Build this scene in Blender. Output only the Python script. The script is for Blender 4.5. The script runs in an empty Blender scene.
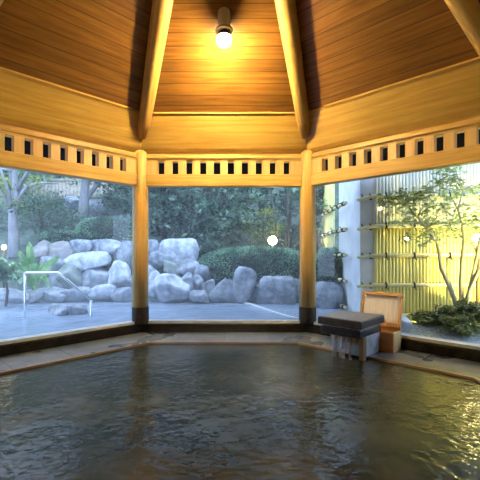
import bpy, bmesh, math, random
import numpy as np
from mathutils import Vector, Matrix, noise, Quaternion

PI = math.pi
S = bpy.context.scene
COL = S.collection
F, CX, CY, EYE = 370.0, 224.0, 253.0, 1.04          # focal length in pixels, principal point, eye height

def at(px, py, d):
    """World point seen at a pixel of the photograph at depth d."""
    return Vector(((px - CX) / F * d, d, EYE + (CY - py) / F * d))

# ------------------------------------------------------------------ properties
def tag(o, label=None, cat=None, group=None, kind=None):
    if label: o['label'] = label
    if cat: o['category'] = cat
    if group: o['group'] = group
    if kind: o['kind'] = kind
    return o

def thing(name, label, cat, loc=(0, 0, 0), rz=0, group=None):
    o = bpy.data.objects.new(name, None)
    o.empty_display_size = .1
    COL.objects.link(o)
    o.location = loc
    o.rotation_euler = (0, 0, rz)
    return tag(o, label, cat, group)

def copy_tree(o, parent=None):
    c = o.copy()
    COL.objects.link(c)
    c.parent = parent
    for ch in list(o.children):
        copy_tree(ch, c)
    return c

# ------------------------------------------------------------------ mesh collector with UVs in metres (u along the grain)
class MB:
    def __init__(self):
        self.v, self.f, self.uv, self.sm = [], [], [], []
    def face(self, idx, uv, smooth=False):
        self.f.append(tuple(idx)); self.uv.append(list(uv)); self.sm.append(smooth)
    def hexa(self, p, off=0.0, grain=None):
        """Eight corners: bottom 0-3 (counter-clockwise from above), top 4-7."""
        b = len(self.v); p = [Vector(q) for q in p]; self.v += [tuple(q) for q in p]
        for q in ((0, 3, 2, 1), (4, 5, 6, 7), (0, 1, 5, 4), (1, 2, 6, 5), (2, 3, 7, 6), (3, 0, 4, 7)):
            a, c, d, e = (p[i] for i in q)
            l1, l2 = (c - a).length, (e - a).length
            if l1 >= l2: uv = [(0, 0), (l1, 0), (l1, l2), (0, l2)]
            else: uv = [(0, 0), (0, l1), (l2, l1), (l2, 0)]
            self.face([b + i for i in q], [(x + off, y + off * 1.7) for x, y in uv])
        return self
    def box(self, x0, x1, y0, y1, z0, z1, m=None, off=0.0):
        p = [Vector(q) for q in ((x0, y0, z0), (x1, y0, z0), (x1, y1, z0), (x0, y1, z0), (x0, y0, z1), (x1, y0, z1), (x1, y1, z1), (x0, y1, z1))]
        if m is not None: p = [m @ q for q in p]
        return self.hexa(p, off)
    def tube(self, pts, rad, n=12, caps=True, off=0.0, up=None):
        pts = [Vector(p) for p in pts]
        if not hasattr(rad, '__len__'): rad = [rad] * len(pts)
        rings, L = [], 0.0
        ref = None
        for i, p in enumerate(pts):
            t = (pts[min(i + 1, len(pts) - 1)] - pts[max(i - 1, 0)]).normalized()
            if ref is None:
                ref = t.cross(Vector((0.3, 0.2, 1)) if abs(t.z) < .9 else Vector((1, 0.1, 0))).normalized()
            ref = (ref - t * ref.dot(t)).normalized()
            bi = t.cross(ref)
            if i: L += (p - pts[i - 1]).length
            b = len(self.v)
            for k in range(n):
                a = 2 * PI * k / n
                self.v.append(tuple(p + (ref * math.cos(a) + bi * math.sin(a)) * rad[i]))
            rings.append((b, L, rad[i]))
        for (b0, L0, r0), (b1, L1, r1) in zip(rings, rings[1:]):
            for k in range(n):
                k2 = (k + 1) % n
                c0, c1 = 2 * PI * r0 * k / n, 2 * PI * r0 * (k + 1) / n
                self.face((b0 + k, b0 + k2, b1 + k2, b1 + k), [(L0 + off, c0), (L0 + off, c1), (L1 + off, c1), (L1 + off, c0)], True)
        if caps:
            for (b, L0, r0), rev in ((rings[0], True), (rings[-1], False)):
                idx = list(range(b, b + n))
                if rev: idx.reverse()
                self.face(idx, [(math.cos(2 * PI * k / n) * r0, math.sin(2 * PI * k / n) * r0) for k in range(n)])
        return self
    def lathe(self, prof, n=24, c=(0, 0, 0)):
        c = Vector(c); base = len(self.v)
        for r, z in prof:
            for k in range(n):
                a = 2 * PI * k / n
                self.v.append((c.x + r * math.cos(a), c.y + r * math.sin(a), c.z + z))
        for i in range(len(prof) - 1):
            for k in range(n):
                k2 = (k + 1) % n
                self.face((base + i * n + k, base + i * n + k2, base + (i + 1) * n + k2, base + (i + 1) * n + k),
                          [(prof[i][1], k / n), (prof[i][1], (k + 1) / n), (prof[i + 1][1], (k + 1) / n), (prof[i + 1][1], k / n)], True)
        return self
    def quad(self, a, b, c, d, uv=None, smooth=False):
        i = len(self.v); self.v += [tuple(a), tuple(b), tuple(c), tuple(d)]
        if uv is None:
            l1, l2 = (Vector(b) - Vector(a)).length, (Vector(d) - Vector(a)).length
            uv = [(0, 0), (l1, 0), (l1, l2), (0, l2)]
        self.face((i, i + 1, i + 2, i + 3), uv, smooth)
        return self
    def build(self, name, mat, parent=None, bevel=0.0):
        me = bpy.data.meshes.new(name)
        me.from_pydata(self.v, [], self.f)
        ul = me.uv_layers.new(name='UVMap')
        ul.data.foreach_set('uv', [c for f in self.uv for p in f for c in p])
        me.polygons.foreach_set('use_smooth', self.sm)
        me.materials.append(mat)
        me.update()
        o = bpy.data.objects.new(name, me)
        COL.objects.link(o)
        o.parent = parent
        if bevel:
            m = o.modifiers.new('bevel', 'BEVEL'); m.width = bevel; m.segments = 2; m.limit_method = 'ANGLE'; m.angle_limit = .9
        return o

# ------------------------------------------------------------------ materials
def newmat(name):
    m = bpy.data.materials.new(name); m.use_nodes = True
    nt = m.node_tree; nt.nodes.clear()
    out = nt.nodes.new('ShaderNodeOutputMaterial')
    return m, nt, out

def N(nt, t, **kw):
    n = nt.nodes.new(t)
    for k, v in kw.items():
        if k in n.inputs: n.inputs[k].default_value = v
        else: setattr(n, k, v)
    return n

def ramp(nt, fac, stops):
    r = nt.nodes.new('ShaderNodeValToRGB'); e = r.color_ramp.elements
    while len(e) < len(stops): e.new(.5)
    for el, (p, c) in zip(e, stops):
        el.position = p; el.color = (*c, 1)
    nt.links.new(fac, r.inputs[0]); return r.outputs[0]

def math_(nt, op, a, b=None):
    n = nt.nodes.new('ShaderNodeMath'); n.operation = op
    for i, x in enumerate((a, b)):
        if x is None: continue
        if isinstance(x, (int, float)): n.inputs[i].default_value = x
        else: nt.links.new(x, n.inputs[i])
    return n.outputs[0]

def mixc(nt, fac, a, b, mode='MIX'):
    n = nt.nodes.new('ShaderNodeMix'); n.data_type = 'RGBA'; n.blend_type = mode
    for i, x in ((0, fac), (6, a), (7, b)):
        if isinstance(x, (int, float)): n.inputs[i].default_value = x
        elif isinstance(x, tuple): n.inputs[i].default_value = (*x, 1)
        else: nt.links.new(x, n.inputs[i])
    return n.outputs[2]

def wood(name, c1, c2, plank=None, rough=.45, grain=1.0, gap=(.012, .006, .002), var=.35):
    m, nt, out = newmat(name); L = nt.links.new
    uv = N(nt, 'ShaderNodeUVMap'); sx = N(nt, 'ShaderNodeSeparateXYZ'); L(uv.outputs[0], sx.inputs[0])
    oi = N(nt, 'ShaderNodeObjectInfo')
    comb = N(nt, 'ShaderNodeCombineXYZ')
    shift = math_(nt, 'MULTIPLY', oi.outputs['Random'], 17.0)
    pid = None
    if plank:
        vn = math_(nt, 'DIVIDE', sx.outputs[1], plank); pid = math_(nt, 'FLOOR', vn)
        shift = math_(nt, 'ADD', shift, math_(nt, 'MULTIPLY', pid, 3.7))
    L(math_(nt, 'ADD', math_(nt, 'MULTIPLY', sx.outputs[0], 1.4 * grain), shift), comb.inputs[0])
    L(math_(nt, 'ADD', math_(nt, 'MULTIPLY', sx.outputs[1], 26 * grain), shift), comb.inputs[1])
    n1 = N(nt, 'ShaderNodeTexNoise', Scale=1.0, Detail=5.0, Roughness=.6, Distortion=.6); L(comb.outputs[0], n1.inputs['Vector'])
    col = ramp(nt, n1.outputs[0], [(.3, c1), (.7, c2)])
    if plank:
        wn = N(nt, 'ShaderNodeTexWhiteNoise', noise_dimensions='1D'); L(pid, wn.inputs['W'])
        val = math_(nt, 'ADD', 1.0 - var / 2, math_(nt, 'MULTIPLY', wn.outputs[0], var))
        cc = N(nt, 'ShaderNodeCombineXYZ'); [L(val, cc.inputs[i]) for i in range(3)]
        col = mixc(nt, 1.0, col, cc.outputs[0], 'MULTIPLY')
        fr = math_(nt, 'FRACT', vn)
        g = math_(nt, 'LESS_THAN', fr, .05)
        col = mixc(nt, math_(nt, 'MULTIPLY', g, .75), col, gap)
    b = N(nt, 'ShaderNodeBsdfPrincipled', Roughness=rough); L(col, b.inputs['Base Color'])
    bp = N(nt, 'ShaderNodeBump', Strength=.12, Distance=.01); L(n1.outputs[0], bp.inputs['Height']); L(bp.outputs[0], b.inputs['Normal'])
    L(b.outputs[0], out.inputs[0])
    return m

def noisy(name, stops, scale=4.0, rough=.7, bump=.3, detail=8.0, dist=.02, spec=.5, coords='Object', aniso=None):
    m, nt, out = newmat(name); L = nt.links.new
    tc = N(nt, 'ShaderNodeTexCoord'); src = tc.outputs[coords]
    if aniso:
        mp = N(nt, 'ShaderNodeMapping'); mp.inputs['Scale'].default_value = aniso; L(src, mp.inputs[0]); src = mp.outputs[0]
    n1 = N(nt, 'ShaderNodeTexNoise', Scale=scale, Detail=detail, Roughness=.65); L(src, n1.inputs['Vector'])
    b = N(nt, 'ShaderNodeBsdfPrincipled', Roughness=rough); b.inputs['Specular IOR Level'].default_value = spec
    L(ramp(nt, n1.outputs[0], stops), b.inputs['Base Color'])
    bp = N(nt, 'ShaderNodeBump', Strength=bump, Distance=dist); L(n1.outputs[0], bp.inputs['Height']); L(bp.outputs[0], b.inputs['Normal'])
    L(b.outputs[0], out.inputs[0])
    return m

def leafmat(name, c1, c2, c3, trans=.35, rough=.5):
    m, nt, out = newmat(name); L = nt.links.new
    g = N(nt, 'ShaderNodeNewGeometry')
    tc = N(nt, 'ShaderNodeTexCoord'); n1 = N(nt, 'ShaderNodeTexNoise', Scale=2.2, Detail=2.0); L(tc.outputs['Object'], n1.inputs['Vector'])
    fac = math_(nt, 'ADD', math_(nt, 'MULTIPLY', g.outputs['Random Per Island'], .45), math_(nt, 'SUBTRACT', math_(nt, 'MULTIPLY', n1.outputs[0], 1.5), .45))
    col = ramp(nt, fac, [(.15, c1), (.5, c2), (.85, c3)])
    b = N(nt, 'ShaderNodeBsdfPrincipled', Roughness=rough); L(col, b.inputs['Base Color'])
    t = N(nt, 'ShaderNodeBsdfTranslucent'); L(col, t.inputs[0])
    mx = N(nt, 'ShaderNodeMixShader'); mx.inputs[0].default_value = trans
    L(b.outputs[0], mx.inputs[1]); L(t.outputs[0], mx.inputs[2]); L(mx.outputs[0], out.inputs[0])
    return m

def plain(name, c, rough=.5, metal=0.0):
    m, nt, out = newmat(name)
    n1 = N(nt, 'ShaderNodeTexNoise', Scale=9.0, Detail=4.0)
    b = N(nt, 'ShaderNodeBsdfPrincipled', Roughness=rough, Metallic=metal)
    nt.links.new(ramp(nt, n1.outputs[0], [(.3, tuple(x * .8 for x in c)), (.7, c)]), b.inputs['Base Color'])
    nt.links.new(b.outputs[0], out.inputs[0]); return m

def flood(name, c, s):
    """Reflector bulb: glows from its lower dome, fading to nothing towards its silvered neck."""
    m, nt, out = newmat(name); L = nt.links.new
    g = N(nt, 'ShaderNodeNewGeometry'); sx = N(nt, 'ShaderNodeSeparateXYZ'); L(g.outputs['Normal'], sx.inputs[0])
    e = N(nt, 'ShaderNodeEmission'); e.inputs[0].default_value = (*c, 1)
    mr = N(nt, 'ShaderNodeMapRange', interpolation_type='SMOOTHSTEP'); L(sx.outputs[2], mr.inputs[0])
    for i, v in ((1, .35), (2, -.75), (3, 0.01), (4, s)): mr.inputs[i].default_value = v
    L(mr.outputs[0], e.inputs[1]); L(e.outputs[0], out.inputs[0]); return m

def emit(name, c, s):
    m, nt, out = newmat(name)
    e = N(nt, 'ShaderNodeEmission', Strength=s); e.inputs[0].default_value = (*c, 1)
    nt.links.new(e.outputs[0], out.inputs[0]); return m

M = {}
M['plank'] = wood('ceiling_planks', (.135, .058, .010), (.285, .145, .032), plank=.15, rough=.33, var=.30)
M['hinoki'] = wood('golden_cypress', (.54, .32, .075), (.78, .53, .17), rough=.38)
M['hinoki_pale'] = wood('pale_cypress', (.72, .45, .17), (.85, .60, .27), rough=.42)
M['fascia'] = wood('ring_board', (.46, .275, .055), (.69, .455, .12), rough=.3, grain=.7)
M['darkwood'] = noisy('dark_soffit', [(.3, (.010, .008, .006)), (.7, (.024, .018, .014))], 5, .9, .2, spec=.05)
M['wallwood'] = wood('wall_boards', (.18, .085, .03), (.33, .17, .06), plank=.16, rough=.5)
M['boxwood'] = wood('box_cedar', (.58, .30, .09), (.80, .48, .18), rough=.5)
M['boxinner'] = wood('box_pale_boards', (.86, .76, .58), (.97, .92, .80), rough=.6)
M['edgewood'] = wood('edge_strip', (.22, .13, .05), (.42, .26, .10), rough=.35)
M['shoe'] = noisy('iron_shoe', [(.35, (.006, .006, .007)), (.75, (.035, .032, .022))], 14, .5, .2, spec=.2)
M['curb'] = noisy('black_curb', [(.35, (.004, .004, .004)), (.8, (.03, .027, .022))], 9, .5, .4, spec=.12)
M['sill'] = noisy('pale_sill', [(.3, (.45, .47, .45)), (.7, (.72, .74, .72))], 7, .4, .1)
M['black_stone'] = noisy('black_stone', [(.3, (.008, .008, .008)), (.75, (.05, .048, .045))], 16, .3, .3)
M['slab_top'] = noisy('spout_slab', [(.3, (.10, .095, .085)), (.75, (.26, .25, .23))], 22, .4, .25)
M['wet_stone'] = noisy('wet_grey_stone', [(.3, (.34, .37, .40)), (.7, (.66, .70, .76))], 10, .25, .3)
M['rock'] = noisy('blue_grey_rock', [(.30, (.09, .10, .12)), (.48, (.25, .28, .33)), (.7, (.52, .57, .65))], 4.5, .75, .9, dist=.05)
M['rock_pale'] = noisy('pale_rock', [(.30, (.18, .20, .24)), (.48, (.44, .48, .55)), (.7, (.78, .83, .92))], 4.5, .75, .9, dist=.05)
M['rock_brown'] = noisy('brown_stained_rock', [(.25, (.10, .095, .085)), (.5, (.25, .24, .24)), (.8, (.45, .46, .50))], 2.6, .75, .6, dist=.05)
M['rock_moss'] = noisy('mossy_rock', [(.25, (.10, .13, .10)), (.5, (.25, .30, .27)), (.8, (.45, .50, .55))], 2.6, .8, .6, dist=.05)
M['soil'] = noisy('dark_soil', [(.3, (.012, .015, .012)), (.7, (.06, .07, .055))], 5, .95, .5)
M['gravel'] = noisy('pale_gravel', [(.3, (.16, .16, .14)), (.5, (.34, .35, .32)), (.75, (.62, .63, .60))], 26, .85, .6)
M['hill'] = noisy('hillside_green', [(.3, (.02, .035, .025)), (.5, (.06, .10, .07)), (.75, (.16, .22, .17))], 2.5, .9, .8, dist=.2)
M['bark_pale'] = noisy('pale_bark', [(.3, (.20, .20, .22)), (.7, (.44, .44, .47))], 6, .85, .5, aniso=(1, 1, .3))
M['bark'] = noisy('dark_bark', [(.3, (.035, .028, .022)), (.7, (.13, .11, .085))], 8, .9, .6, aniso=(1, 1, .3))
M['bark_maple'] = noisy('smooth_maple_bark', [(.3, (.22, .20, .12)), (.7, (.50, .47, .32))], 7, .7, .3, aniso=(1, 1, .3))
M['leaf_dark'] = leafmat('evergreen_leaves', (.015, .04, .024), (.085, .17, .105), (.36, .52, .38))
M['leaf_mid'] = leafmat('mid_leaves', (.03, .06, .03), (.09, .18, .10), (.28, .42, .28))
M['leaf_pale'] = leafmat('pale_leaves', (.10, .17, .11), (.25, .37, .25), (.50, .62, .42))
M['leaf_hedge'] = leafmat('hedge_leaves', (.04, .10, .06), (.16, .33, .20), (.44, .66, .46), trans=.3)
M['leaf_yellow'] = leafmat('lamp_lit_leaves', (.08, .12, .03), (.26, .34, .06), (.55, .60, .14))  # yellow-green, with the lamp's glow put into the leaf colour
M['leaf_brown'] = leafmat('brown_leaves', (.06, .05, .03), (.18, .14, .08), (.34, .27, .16))
M['leaf_maple'] = leafmat('maple_leaves', (.14, .20, .08), (.38, .48, .19), (.66, .74, .36), trans=.4)
M['leaf_strap'] = leafmat('strap_leaves', (.12, .26, .10), (.24, .44, .18), (.42, .60, .28), trans=.3)
M['leaf_variegated'] = leafmat('variegated_leaves', (.14, .26, .15), (.34, .50, .32), (.75, .82, .66), trans=.2)
M['juniper'] = leafmat('juniper_sprays', (.05, .075, .02), (.20, .23, .07), (.50, .50, .20), trans=.2)
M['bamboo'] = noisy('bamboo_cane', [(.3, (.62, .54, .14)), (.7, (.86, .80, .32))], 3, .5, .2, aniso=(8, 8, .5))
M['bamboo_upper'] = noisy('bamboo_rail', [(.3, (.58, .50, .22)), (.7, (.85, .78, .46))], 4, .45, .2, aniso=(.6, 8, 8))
M['bamboo_daylit'] = noisy('daylit_bamboo_cane', [(.3, (.52, .52, .44)), (.7, (.74, .74, .66))], 3, .6, .2, aniso=(8, 8, .5))  # greyer copy of the canes: daylight above the rail put into the colour
M['rope'] = plain('black_rope', (.02, .016, .014), .9)
M['plaster'] = noisy('pale_wall', [(.3, (.62, .66, .70)), (.7, (.80, .83, .86))], 3, .8, .1)
M['steel'] = plain('steel_rail', (.72, .76, .80), .22, 1.0)
M['socket'] = plain('cream_socket', (.90, .84, .60), .5)
M['socket_clip'] = plain('brown_clip', (.12, .08, .03), .5)
M['bulb'] = flood('lamp_bulb', (1.0, .70, .31), 2000)
M['bulb_dim'] = flood('dim_lamp_bulb', (1.0, .72, .30), 30)
M['garden_bulb'] = emit('garden_globe', (1.0, .80, .36), 55)
M['sconce_bulb'] = emit('sconce_globe', (1.0, .80, .45), 60)
M['fence_bulb'] = emit('fence_globe', (1.0, .80, .30), 260)
M['tile'] = noisy('old_roof_tile', [(.3, (.20, .17, .13)), (.7, (.46, .41, .33))], 5, .8, .4)
M['strip_white'] = plain('white_strip', (.85, .88, .92), .4)
M['stream'] = None

# glass pane: clear with a faint blue tint and a real mirror reflection
m, nt, out = newmat('window_glass'); M['glass'] = m
tr = N(nt, 'ShaderNodeBsdfTransparent'); tr.inputs[0].default_value = (.90, .955, 1.0, 1)
gl = N(nt, 'ShaderNodeBsdfGlossy', Roughness=0.0); fr = N(nt, 'ShaderNodeFresnel', IOR=1.5)
mx = N(nt, 'ShaderNodeMixShader')
nt.links.new(math_(nt, 'MINIMUM', math_(nt, 'MULTIPLY', fr.outputs[0], 1.4), .9), mx.inputs[0])
nt.links.new(tr.outputs[0], mx.inputs[1]); nt.links.new(gl.outputs[0], mx.inputs[2]); nt.links.new(mx.outputs[0], out.inputs[0])

def watermat(name, stops, scale, bump, wave, rough, trans=0.0, foam=None, flow=(1, 1, 1), ior=1.33, dist=.03):
    m, nt, out = newmat(name); L = nt.links.new
    tc = N(nt, 'ShaderNodeTexCoord')
    mp = N(nt, 'ShaderNodeMapping'); mp.inputs['Scale'].default_value = flow; L(tc.outputs['Object'], mp.inputs[0])
    n0 = N(nt, 'ShaderNodeTexNoise', Scale=scale, Detail=6.0, Roughness=.6); L(mp.outputs[0], n0.inputs['Vector'])
    col = ramp(nt, n0.outputs[0], stops)
    n1 = N(nt, 'ShaderNodeTexNoise', Scale=wave, Detail=2.0, Roughness=.5, Distortion=.15); L(mp.outputs[0], n1.inputs['Vector'])
    n2 = N(nt, 'ShaderNodeTexNoise', Scale=wave * .35, Detail=2.0); L(mp.outputs[0], n2.inputs['Vector'])
    h = math_(nt, 'ADD', n1.outputs[0], math_(nt, 'MULTIPLY', n2.outputs[0], 1.6))
    bp = N(nt, 'ShaderNodeBump', Strength=bump, Distance=dist); L(h, bp.inputs['Height'])
    d = N(nt, 'ShaderNodeBsdfDiffuse'); L(col, d.inputs[0])
    g = N(nt, 'ShaderNodeBsdfGlossy', Roughness=rough); L(bp.outputs[0], g.inputs['Normal'])
    fr = N(nt, 'ShaderNodeFresnel', IOR=ior); L(bp.outputs[0], fr.inputs['Normal'])
    mx = N(nt, 'ShaderNodeMixShader'); L(fr.outputs[0], mx.inputs[0]); L(d.outputs[0], mx.inputs[1]); L(g.outputs[0], mx.inputs[2])
    L(mx.outputs[0], out.inputs[0])
    return m
M['water'] = watermat('bath_water', [(.3, (.010, .013, .009)), (.5, (.030, .036, .026)), (.72, (.075, .08, .058))], 1.3, .22, 17.0, .12)
M['outwater'] = watermat('outdoor_water', [(.3, (.20, .26, .36)), (.7, (.42, .50, .62))], .8, .4, 6.0, .15)

m, nt, out = newmat('falling_water'); M['stream'] = m
tr = N(nt, 'ShaderNodeBsdfTransparent'); tr.inputs[0].default_value = (.92, .95, 1, 1)
b = N(nt, 'ShaderNodeBsdfPrincipled', Roughness=.1); b.inputs['Base Color'].default_value = (.75, .82, .9, 1)
tc = N(nt, 'ShaderNodeTexCoord'); mp = N(nt, 'ShaderNodeMapping'); mp.inputs['Scale'].default_value = (40, 40, 3)
n1 = N(nt, 'ShaderNodeTexNoise', Scale=1.0, Detail=3.0); nt.links.new(tc.outputs['Object'], mp.inputs[0]); nt.links.new(mp.outputs[0], n1.inputs['Vector'])
mx = N(nt, 'ShaderNodeMixShader'); nt.links.new(ramp(nt, n1.outputs[0], [(.35, (.15,) * 3), (.65, (.85,) * 3)]), mx.inputs[0])
nt.links.new(tr.outputs[0], mx.inputs[1]); nt.links.new(b.outputs[0], mx.inputs[2]); nt.links.new(mx.outputs[0], out.inputs[0])

def steam(name, dens, col, height):
    m, nt, out = newmat(name)
    s = N(nt, 'ShaderNodeVolumeScatter', Density=dens, Anisotropy=.2); s.inputs[0].default_value = (*col, 1)
    tc = N(nt, 'ShaderNodeTexCoord'); sx = N(nt, 'ShaderNodeSeparateXYZ'); nt.links.new(tc.outputs['Object'], sx.inputs[0])
    e = math_(nt, 'POWER', 2.718, math_(nt, 'MULTIPLY', sx.outputs[2], -1.0 / height))
    nt.links.new(math_(nt, 'ADD', math_(nt, 'MULTIPLY', e, dens), .017), s.inputs['Density'])
    nt.links.new(s.outputs[0], out.inputs['Volume']); return m

# ================================================================== THE PAVILION (octagon, centre OC)
OC = Vector((0, 2.5, 0)); T = math.tan(PI / 8)
def opt(a, k, z):
    """Corner k (between side k and side k+1) of the octagon with apothem a; side k faces azimuth 90-45k."""
    az = math.radians(90 - 45 * k - 22.5)
    return Vector((OC.x + a / math.cos(PI / 8) * math.cos(az), OC.y + a / math.cos(PI / 8) * math.sin(az), z))
def side_m(k):
    """Local frame of side k: x along the side (to the right seen from inside), y outwards, origin at the pavilion centre."""
    return Matrix.Translation(OC) @ Matrix.Rotation(math.radians(-45 * k), 4, 'Z')

def ring(profile, mat, name, kind='structure', closed=True, smooth=False):
    """Sweep a profile of (apothem, z) around the octagon."""
    mb = MB(); n = len(profile)
    for k in range(8):
        acc = 0.0
        for i in range(n if closed else n - 1):
            (a0, z0), (a1, z1) = profile[i], profile[(i + 1) % n]
            l = math.hypot(a1 - a0, z1 - z0)
            p = (opt(a0, k - 1, z0), opt(a0, k, z0), opt(a1, k, z1), opt(a1, k - 1, z1))
            uv = [(-a0 * T + k * 7, acc), (a0 * T + k * 7, acc), (a1 * T + k * 7, acc + l), (-a1 * T + k * 7, acc + l)]
            mb.quad(*p, uv=uv, smooth=False); acc += l
    o = mb.build(name, mat)
    return tag(o, kind=kind)

AP = 3.0
# floor: stone deck, curb, wooden pool edge
def floor_material():
    m, nt, out = newmat('wet_deck_slabs'); L = nt.links.new
    uv = N(nt, 'ShaderNodeUVMap'); sx = N(nt, 'ShaderNodeSeparateXYZ'); L(uv.outputs[0], sx.inputs[0])
    tc = N(nt, 'ShaderNodeTexCoord'); n1 = N(nt, 'ShaderNodeTexNoise', Scale=6.0, Detail=8.0, Roughness=.7); L(tc.outputs['Object'], n1.inputs['Vector'])
    n2 = N(nt, 'ShaderNodeTexNoise', Scale=1.3, Detail=3.0); L(tc.outputs['Object'], n2.inputs['Vector'])
    u = math_(nt, 'DIVIDE', sx.outputs[0], .62); g = math_(nt, 'LESS_THAN', math_(nt, 'FRACT', u), .018)
    wn = N(nt, 'ShaderNodeTexWhiteNoise', noise_dimensions='1D'); L(math_(nt, 'FLOOR', u), wn.inputs['W'])
    col = ramp(nt, n1.outputs[0], [(.3, (.07, .077, .08)), (.7, (.20, .215, .22))])
    v = math_(nt, 'ADD', .8, math_(nt, 'MULTIPLY', wn.outputs[0], .4)); cc = N(nt, 'ShaderNodeCombineXYZ'); [L(v, cc.inputs[i]) for i in range(3)]
    col = mixc(nt, 1.0, col, cc.outputs[0], 'MULTIPLY'); col = mixc(nt, math_(nt, 'MULTIPLY', g, .8), col, (.02, .02, .02))
    b = N(nt, 'ShaderNodeBsdfPrincipled'); L(col, b.inputs['Base Color']); L(ramp(nt, n2.outputs[0], [(.4, (.27,) * 3), (.6, (.42,) * 3)]), b.inputs['Roughness'])
    bp = N(nt, 'ShaderNodeBump', Strength=.2, Distance=.01); L(n1.outputs[0], bp.inputs['Height']); L(bp.outputs[0], b.inputs['Normal'])
    L(b.outputs[0], out.inputs[0]); return m
M['deck'] = floor_material()
ring([(2.36, -.55), (2.36, -.13), (2.96, -.13), (3.14, -.13), (3.14, -.6)], M['deck'], 'floor', closed=False)
ring([(2.34, -.24), (2.34, -.128), (2.362, -.126), (2.375, -.13), (2.375, -.24)], M['edgewood'], 'trim_1')
ring([(2.96, -.14), (2.955, -.02), (2.975, .0), (3.10, .0), (3.10, -.14)], M['curb'], 'trim_2')
ring([(2.968, -.001), (2.968, .035), (3.10, .035), (3.10, -.001)], M['sill'], 'trim_3')
# pool basin bottom and water
mb = MB(); mb.v = [tuple(opt(2.36, k, -.75)) for k in range(8)][::-1]; mb.face(range(8), [(0, 0)] * 8)
tag(mb.build('floor_pool', M['black_stone']), kind='structure')
mb = MB(); mb.v = [tuple(opt(2.35, k, -.150)) for k in range(8)][::-1]; mb.face(range(8), [(v[0], v[1]) for v in mb.v])
tag(mb.build('bath_water', M['water']), kind='structure')

# fascia ring and planked ceiling
ring([(3.12, 2.50), (2.99, 2.53), (2.945, 2.575), (2.91, 2.63), (2.70, 2.965), (2.66, 2.985), (2.70, 3.08), (3.12, 2.70)], M['fascia'], 'trim_4')
mb = MB(); A0, Z0, ZA = 2.72, 2.965, 5.59
for k in range(8):
    sl = math.hypot(A0, ZA - Z0)
    p0, p1 = opt(A0, k - 1, Z0), opt(A0, k, Z0); ap = Vector((OC.x, OC.y, ZA)); w = A0 * T
    i = len(mb.v); mb.v += [tuple(p0), tuple(p1), tuple(ap)]; mb.face((i, i + 1, i + 2), [(-w + k * 5.3, k * 1.05), (w + k * 5.3, k * 1.05), (k * 5.3, sl + k * 1.05)])
tag(mb.build('ceiling', M['plank']), kind='structure')
# outer roof with deep eaves
ring([(0.05, 5.85), (3.1, 2.95), (4.15, 2.42), (4.15, 2.36), (3.0, 2.80)], M['darkwood'], 'roof', closed=False)

# back and side walls of the bath house (behind and beside the bather)
wall_names = {2: 'wall_right', 3: 'wall_back_right', 4: 'wall_back', 5: 'wall_back_left', 6: 'wall_left'}
for k, nm in wall_names.items():
    mb = MB(); mm = side_m(k); w = AP * T
    mb.box(-w, w, 2.99, 3.09, -.13, 2.52, mm)
    tag(mb.build(nm, M['wallwood']), kind='structure')

# hip rafters: round logs in the valleys of the ceiling
sides = {7: 'left', 0: 'middle', 1: 'right'}
for k, lab in ((7, 'round timber hip rafter rising from the left window post to the roof peak'),
               (0, 'round timber hip rafter rising from the post right of the ceiling lamp'),
               (1, 'round timber hip rafter cutting across the upper right corner of the ceiling'),
               (6, None), (2, None), (3, None), (4, None), (5, None)):
    az = math.radians(90 - 45 * k - 22.5); d = Vector((math.cos(az), math.sin(az), 0))
    b = opt(2.90, k, 0); mb = MB()
    p0 = OC + d * 3.10 + Vector((0, 0, 2.74)); p1 = OC + d * 2.89 + Vector((0, 0, 2.885)); p2 = OC + d * .12 + Vector((0, 0, 5.38))
    mb.tube([p0, p1, p1.lerp(p2, .5), p2], [.07, .088, .12, .13], 20, off=k * 3.1)
    o = mb.build('hip_rafter', M['hinoki'])
    tag(o, lab or 'round timber hip rafter behind the bather, outside the picture', 'rafter', 'hip rafters of the pavilion roof')

# posts with iron shoes
post_lab = {7: 'golden round wooden post between left and middle windows, on a black shoe',
            0: 'golden round wooden post between middle and right windows, near the stone spout'}
for k in range(8):
    p = opt(AP, k, 0)
    t = thing('wooden_post', post_lab.get(k, 'golden round wooden post at a pavilion corner outside the picture'), 'post', p, 0, 'round wooden posts of the pavilion')
    MB().tube([(0, 0, .02), (0, 0, 1.2), (0, 0, 2.46), (0, 0, 2.52), (0, 0, 2.56)], [.118, .117, .116, .10, .06], 28, off=k).build('shaft', M['hinoki'], t)
    MB().lathe([(.02, .0), (.124, .0), (.126, .01), (.126, .235), (.119, .245), (.10, .246)], 28).build('post_shoe', M['shoe'], t)

# friezes: bottom rail, top rail and balusters around ten dark slots
fr_lab = {7: 'slotted timber frieze over the left window', 0: 'slotted timber frieze over the middle window, between the two posts',
          1: 'slotted timber frieze over the right window'}
def frieze(k, lab):
    t = thing('slotted_frieze', lab, 'frieze', OC, math.radians(-45 * k), 'slotted friezes over the windows')
    w = AP * T - .10
    MB().box(-w, w, 2.93, 3.06, 2.02, 2.20, off=k).build('bottom_rail', M['hinoki'], t, .012)
    MB().box(-w, w, 2.955, 3.05, 2.385, 2.50, off=k + 2).build('top_rail', M['hinoki'], t, .006)
    MB().box(-w, w, 2.93, 2.958, 2.425, 2.462, off=k + 4).build('moulding', M['hinoki'], t, .006)
    x0 = -9 * .206 / 2
    for s in (-1, 1):
        a, b = sorted((s * w, s * (9 * .103 + .047)))
        MB().box(a, b, 2.945, 3.045, 2.195, 2.39, off=s).build('end_stile', M['hinoki_pale'], t)
    proto = None
    for i in range(9):
        c = x0 + .206 * (i + .5)
        if proto is None:
            proto = MB().box(-.056, .056, 2.945, 3.045, 2.195, 2.39).build('baluster', M['hinoki_pale'], t, .004); o = proto
        else:
            o = proto.copy(); COL.objects.link(o); o.parent = t
        o.location = (c, 0, 0)
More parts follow.
